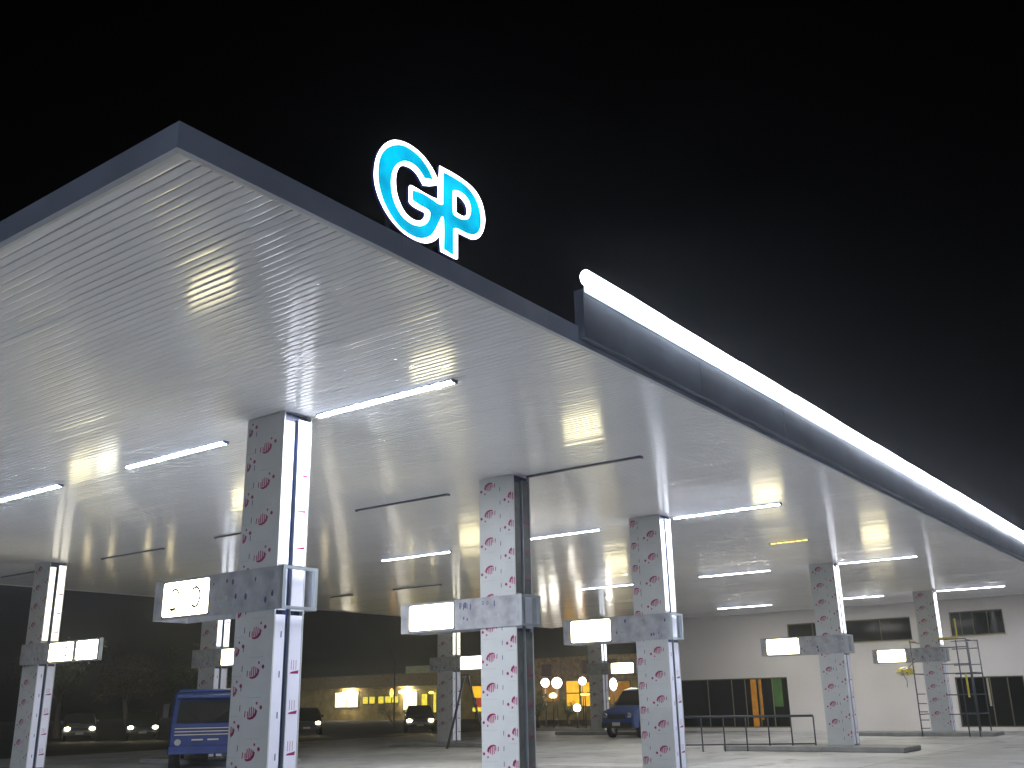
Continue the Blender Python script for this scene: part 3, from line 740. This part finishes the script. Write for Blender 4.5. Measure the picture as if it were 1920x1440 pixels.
tree((65.0, 80.0, 0), 6.0, 3.0, 9, 'dark tree behind the nearest column')

# ------------------------------------------------------------------ shops across the street
sh = thing('shop_row', (80, 70, 0), 'long low shop building with yellow lit windows across the street', 'building')
def spart(o): o.parent = sh; o.matrix_parent_inverse = Matrix.Translation((-80, -70, 0)); return o
spart(bx('wall', M['facade'], None, 80, 90, 57, 100, 0, 3.3))
spart(bx('roof', M['tile'], None, 79.2, 90, 56.8, 100, 3.3, 4.55))
spart(bx('upper_wall', M['facade2'], None, 79.6, 88, 66.2, 72.6, 3.0, 5.28))
def lamp(name, m, parent_fn, x, y, z, r, sc=(1, 1, 1)):
    b = MB(); b.sphere((x, y, z), r, sc=sc); return parent_fn(b.build(name, M[m]))
for ya, yb, za, zb, m, mul in [(79.8, 83.3, 1.35, 2.85, 'w_cream', 1), (78.3, 79.1, 1.65, 2.35, 'w_yel', 0), (77.3, 78.1, 1.65, 2.35, 'w_yel', 0), (76.0, 76.8, 1.65, 2.35, 'w_yel', 0), (74.9, 75.8, 1.7, 2.35, 'w_yel', 0), (73.9, 74.8, 1.7, 2.35, 'w_yel', 0),
                           (71.3, 73.2, 1.0, 2.7, 'w_cream', 0), (69.9, 70.7, .6, 2.5, 'w_yel', 0), (68.7, 69.1, .6, 2.6, 'w_yel', 0)]:
    b = MB(); e = .08
    b.box(79.93, 79.99, ya - e, ya, za - e, zb + e); b.box(79.93, 79.99, yb, yb + e, za - e, zb + e); b.box(79.93, 79.99, ya, yb, za - e, za); b.box(79.93, 79.99, ya, yb, zb, zb + e)
    if mul: b.box(79.94, 79.97, (ya + yb) / 2 - .03, (ya + yb) / 2 + .03, za, zb)
    fr = spart(b.build('window', M['frame'])); g = MB(); g.box(79.975, 79.985, ya, yb, za, zb); g.build('pane', M[m], fr)
lamp('wall_lamp', 'lamp_w', spart, 79.5, 81.0, 2.75, .34, (.6, 2.3, .7))
lamp('wall_lamp', 'lamp_w', spart, 79.4, 72.6, 2.75, .3, (.6, 2.4, .6))
lamp('wall_lamp', 'lamp_y', spart, 79.5, 69.0, 2.6, .2, (.6, 1.8, .7))
sk = thing('corner_shop', (74, 48, 0), 'brown corner shop with a signboard and an orange lit window', 'building')
def kpart(o): o.parent = sk; o.matrix_parent_inverse = Matrix.Translation((-74, -48, 0)); return o
kpart(bx('wall', M['facade'], None, 74, 84, 36, 58, 0, 3.2))
kpart(bx('signboard', M['brown'], None, 73.7, 74.5, 40, 52.8, 3.2, 5.15))
for ya, yb, za, zb in ((46.2, 47.0, 3.7, 4.8), (43.6, 44.9, 3.9, 4.8), (44.9, 46.2, 3.6, 3.9), (50.2, 51.2, 3.6, 4.6), (41, 42.6, 3.7, 4.4)):
    kpart(bx('painted_patch', M['maroon'], None, 73.66, 73.698, ya, yb, za, zb))
for ya, yb, za, zb, m in ((47.6, 48.9, 2.2, 3.15, 'w_org'), (46.2, 47.4, 2.2, 3.0, 'w_org'), (47.6, 48.9, 1.1, 2.1, 'w_org'), (46.2, 47.4, 1.1, 2.1, 'w_org'), (49.6, 51.4, 1.5, 2.9, 'w_glow_o'), (42.6, 44.6, 1.2, 3.0, 'w_glow_o'), (37.5, 41.0, 1.4, 3.0, 'w_glow_o'), (57.0, 58.0, .4, 1.2, 'w_yel')):
    b = MB(); e = .07; b.box(73.93, 73.99, ya - e, yb + e, za - e, za); b.box(73.93, 73.99, ya - e, yb + e, zb, zb + e); b.box(73.93, 73.99, ya - e, ya, za, zb); b.box(73.93, 73.99, yb, yb + e, za, zb)
    fr = kpart(b.build('window', M['frame'])); g = MB(); g.box(73.975, 73.985, ya, yb, za, zb); g.build('pane', M[m], fr)
# roadside advertising board, orange over red
t = thing('advert_board', (62.0, 48.6, 0), 'orange and red board standing between stepladder and second front column', 'board')
bx('orange_panel', M['w_org'], t, -.03, .03, -1.2, 1.0, 1.9, 2.75); bx('red_panel', M['w_red'], t, -.03, .03, -1.2, .6, 1.25, 1.88); bx('yellow_panel', M['w_yel'], t, -.03, .03, -1.2, 1.0, .9, 1.2)
for y in (-1.0, .8): bx('post', M['steel'], t, .04, .1, y - .04, y + .04, 0, 2.7)
# lamps on posts
def post_lamp(x, y, z, m, label, r=.24, sc=(1, 1, 1), h0=0):
    t = thing('post_lamp', (x, y, 0), label, 'lamp', 'lamps in front of the corner shop')
    b = MB(); b.tube((0, 0, 0), (0, 0, z - r * .8), .04, .03); b.build('post', M['steel'], t)
    b = MB(); b.sphere((0, 0, z), r, sc=sc); b.build('globe', M[m], t)
    b = MB(); b.tube((0, 0, z - r * .95), (0, 0, z - r * .7), .08, .1); b.build('collar', M['steel'], t)
for a in [(54.3, 37.5, 2.68, 'globe', 'left one of the close pair of round white lamps', .27), (54.73, 36.89, 2.66, 'globe', 'right, larger one of the close pair of round white lamps', .33),
          (55.62, 35.52, 2.74, 'globe', 'round white lamp over the orange shop window', .24), (56.65, 33.86, 2.5, 'globe', 'tall oval white lamp left of the blue truck at the third column', .27, (1, .8, 1.4)),
          (52.92, 35.99, 1.88, 'w_cream', 'low cream lamp between the dark bushes', .22, (1, 1.3, .8)), (52.05, 33.69, 1.15, 'globe', 'low white lamp under the orange shop window', .22),
          (53.9, 38.4, 2.05, 'lamp_y', 'small yellow lamp left of the low dark bush', .13), (54.0, 39.0, 2.75, 'lamp_y', 'smallest greenish yellow lamp beside the second front column', .1),
          (56.0, 34.0, 1.65, 'lamp_y', 'yellow lamp under the oval white lamp', .16, (1, 1.4, .8)), (51.9, 33.0, 1.9, 'lamp_o', 'orange lamp glowing above the low white lamp', .14, (1, 2.4, .6))]:
    post_lamp(*a)
t = thing('lamp_post', (51.2, 47.7, 0), 'slender post with a small amber lantern between nearest and second front columns', 'lamp')
b = MB(); b.tube((0, 0, 0), (0, 0, 4.4), .06, .04); b.path([(0, 0, 4.3), (-.1, .25, 4.9), (-.1, .4, 5.4)], .03); b.build('post', M['bark'], t)
b = MB(); b.sphere((0, .25, 2.3), .16, sc=(.8, .8, 1.8)); b.build('lantern', M['lamp_o'], t); b = MB(); b.path([(0, 0, 2.6), (0, .25, 2.62)], .02); b.build('arm', M['steel'], t)

# ------------------------------------------------------------------ night haze lit by the lamps
b = MB(); b.box(-66, 166, -66, 176, -1.0, 9.5)
hz = bpy.data.materials.new('haze_air'); hz.use_nodes = True; n = hz.node_tree.nodes; n.clear()
out = n.new('ShaderNodeOutputMaterial'); pv = n.new('ShaderNodeVolumePrincipled'); pv.inputs['Density'].default_value = 0.0018
pv.inputs['Color'].default_value = (.8, .84, .9, 1); pv.inputs['Anisotropy'].default_value = .85
hz.node_tree.links.new(pv.outputs[0], out.inputs['Volume'])
o = b.build('haze', hz); o['kind'] = 'stuff'
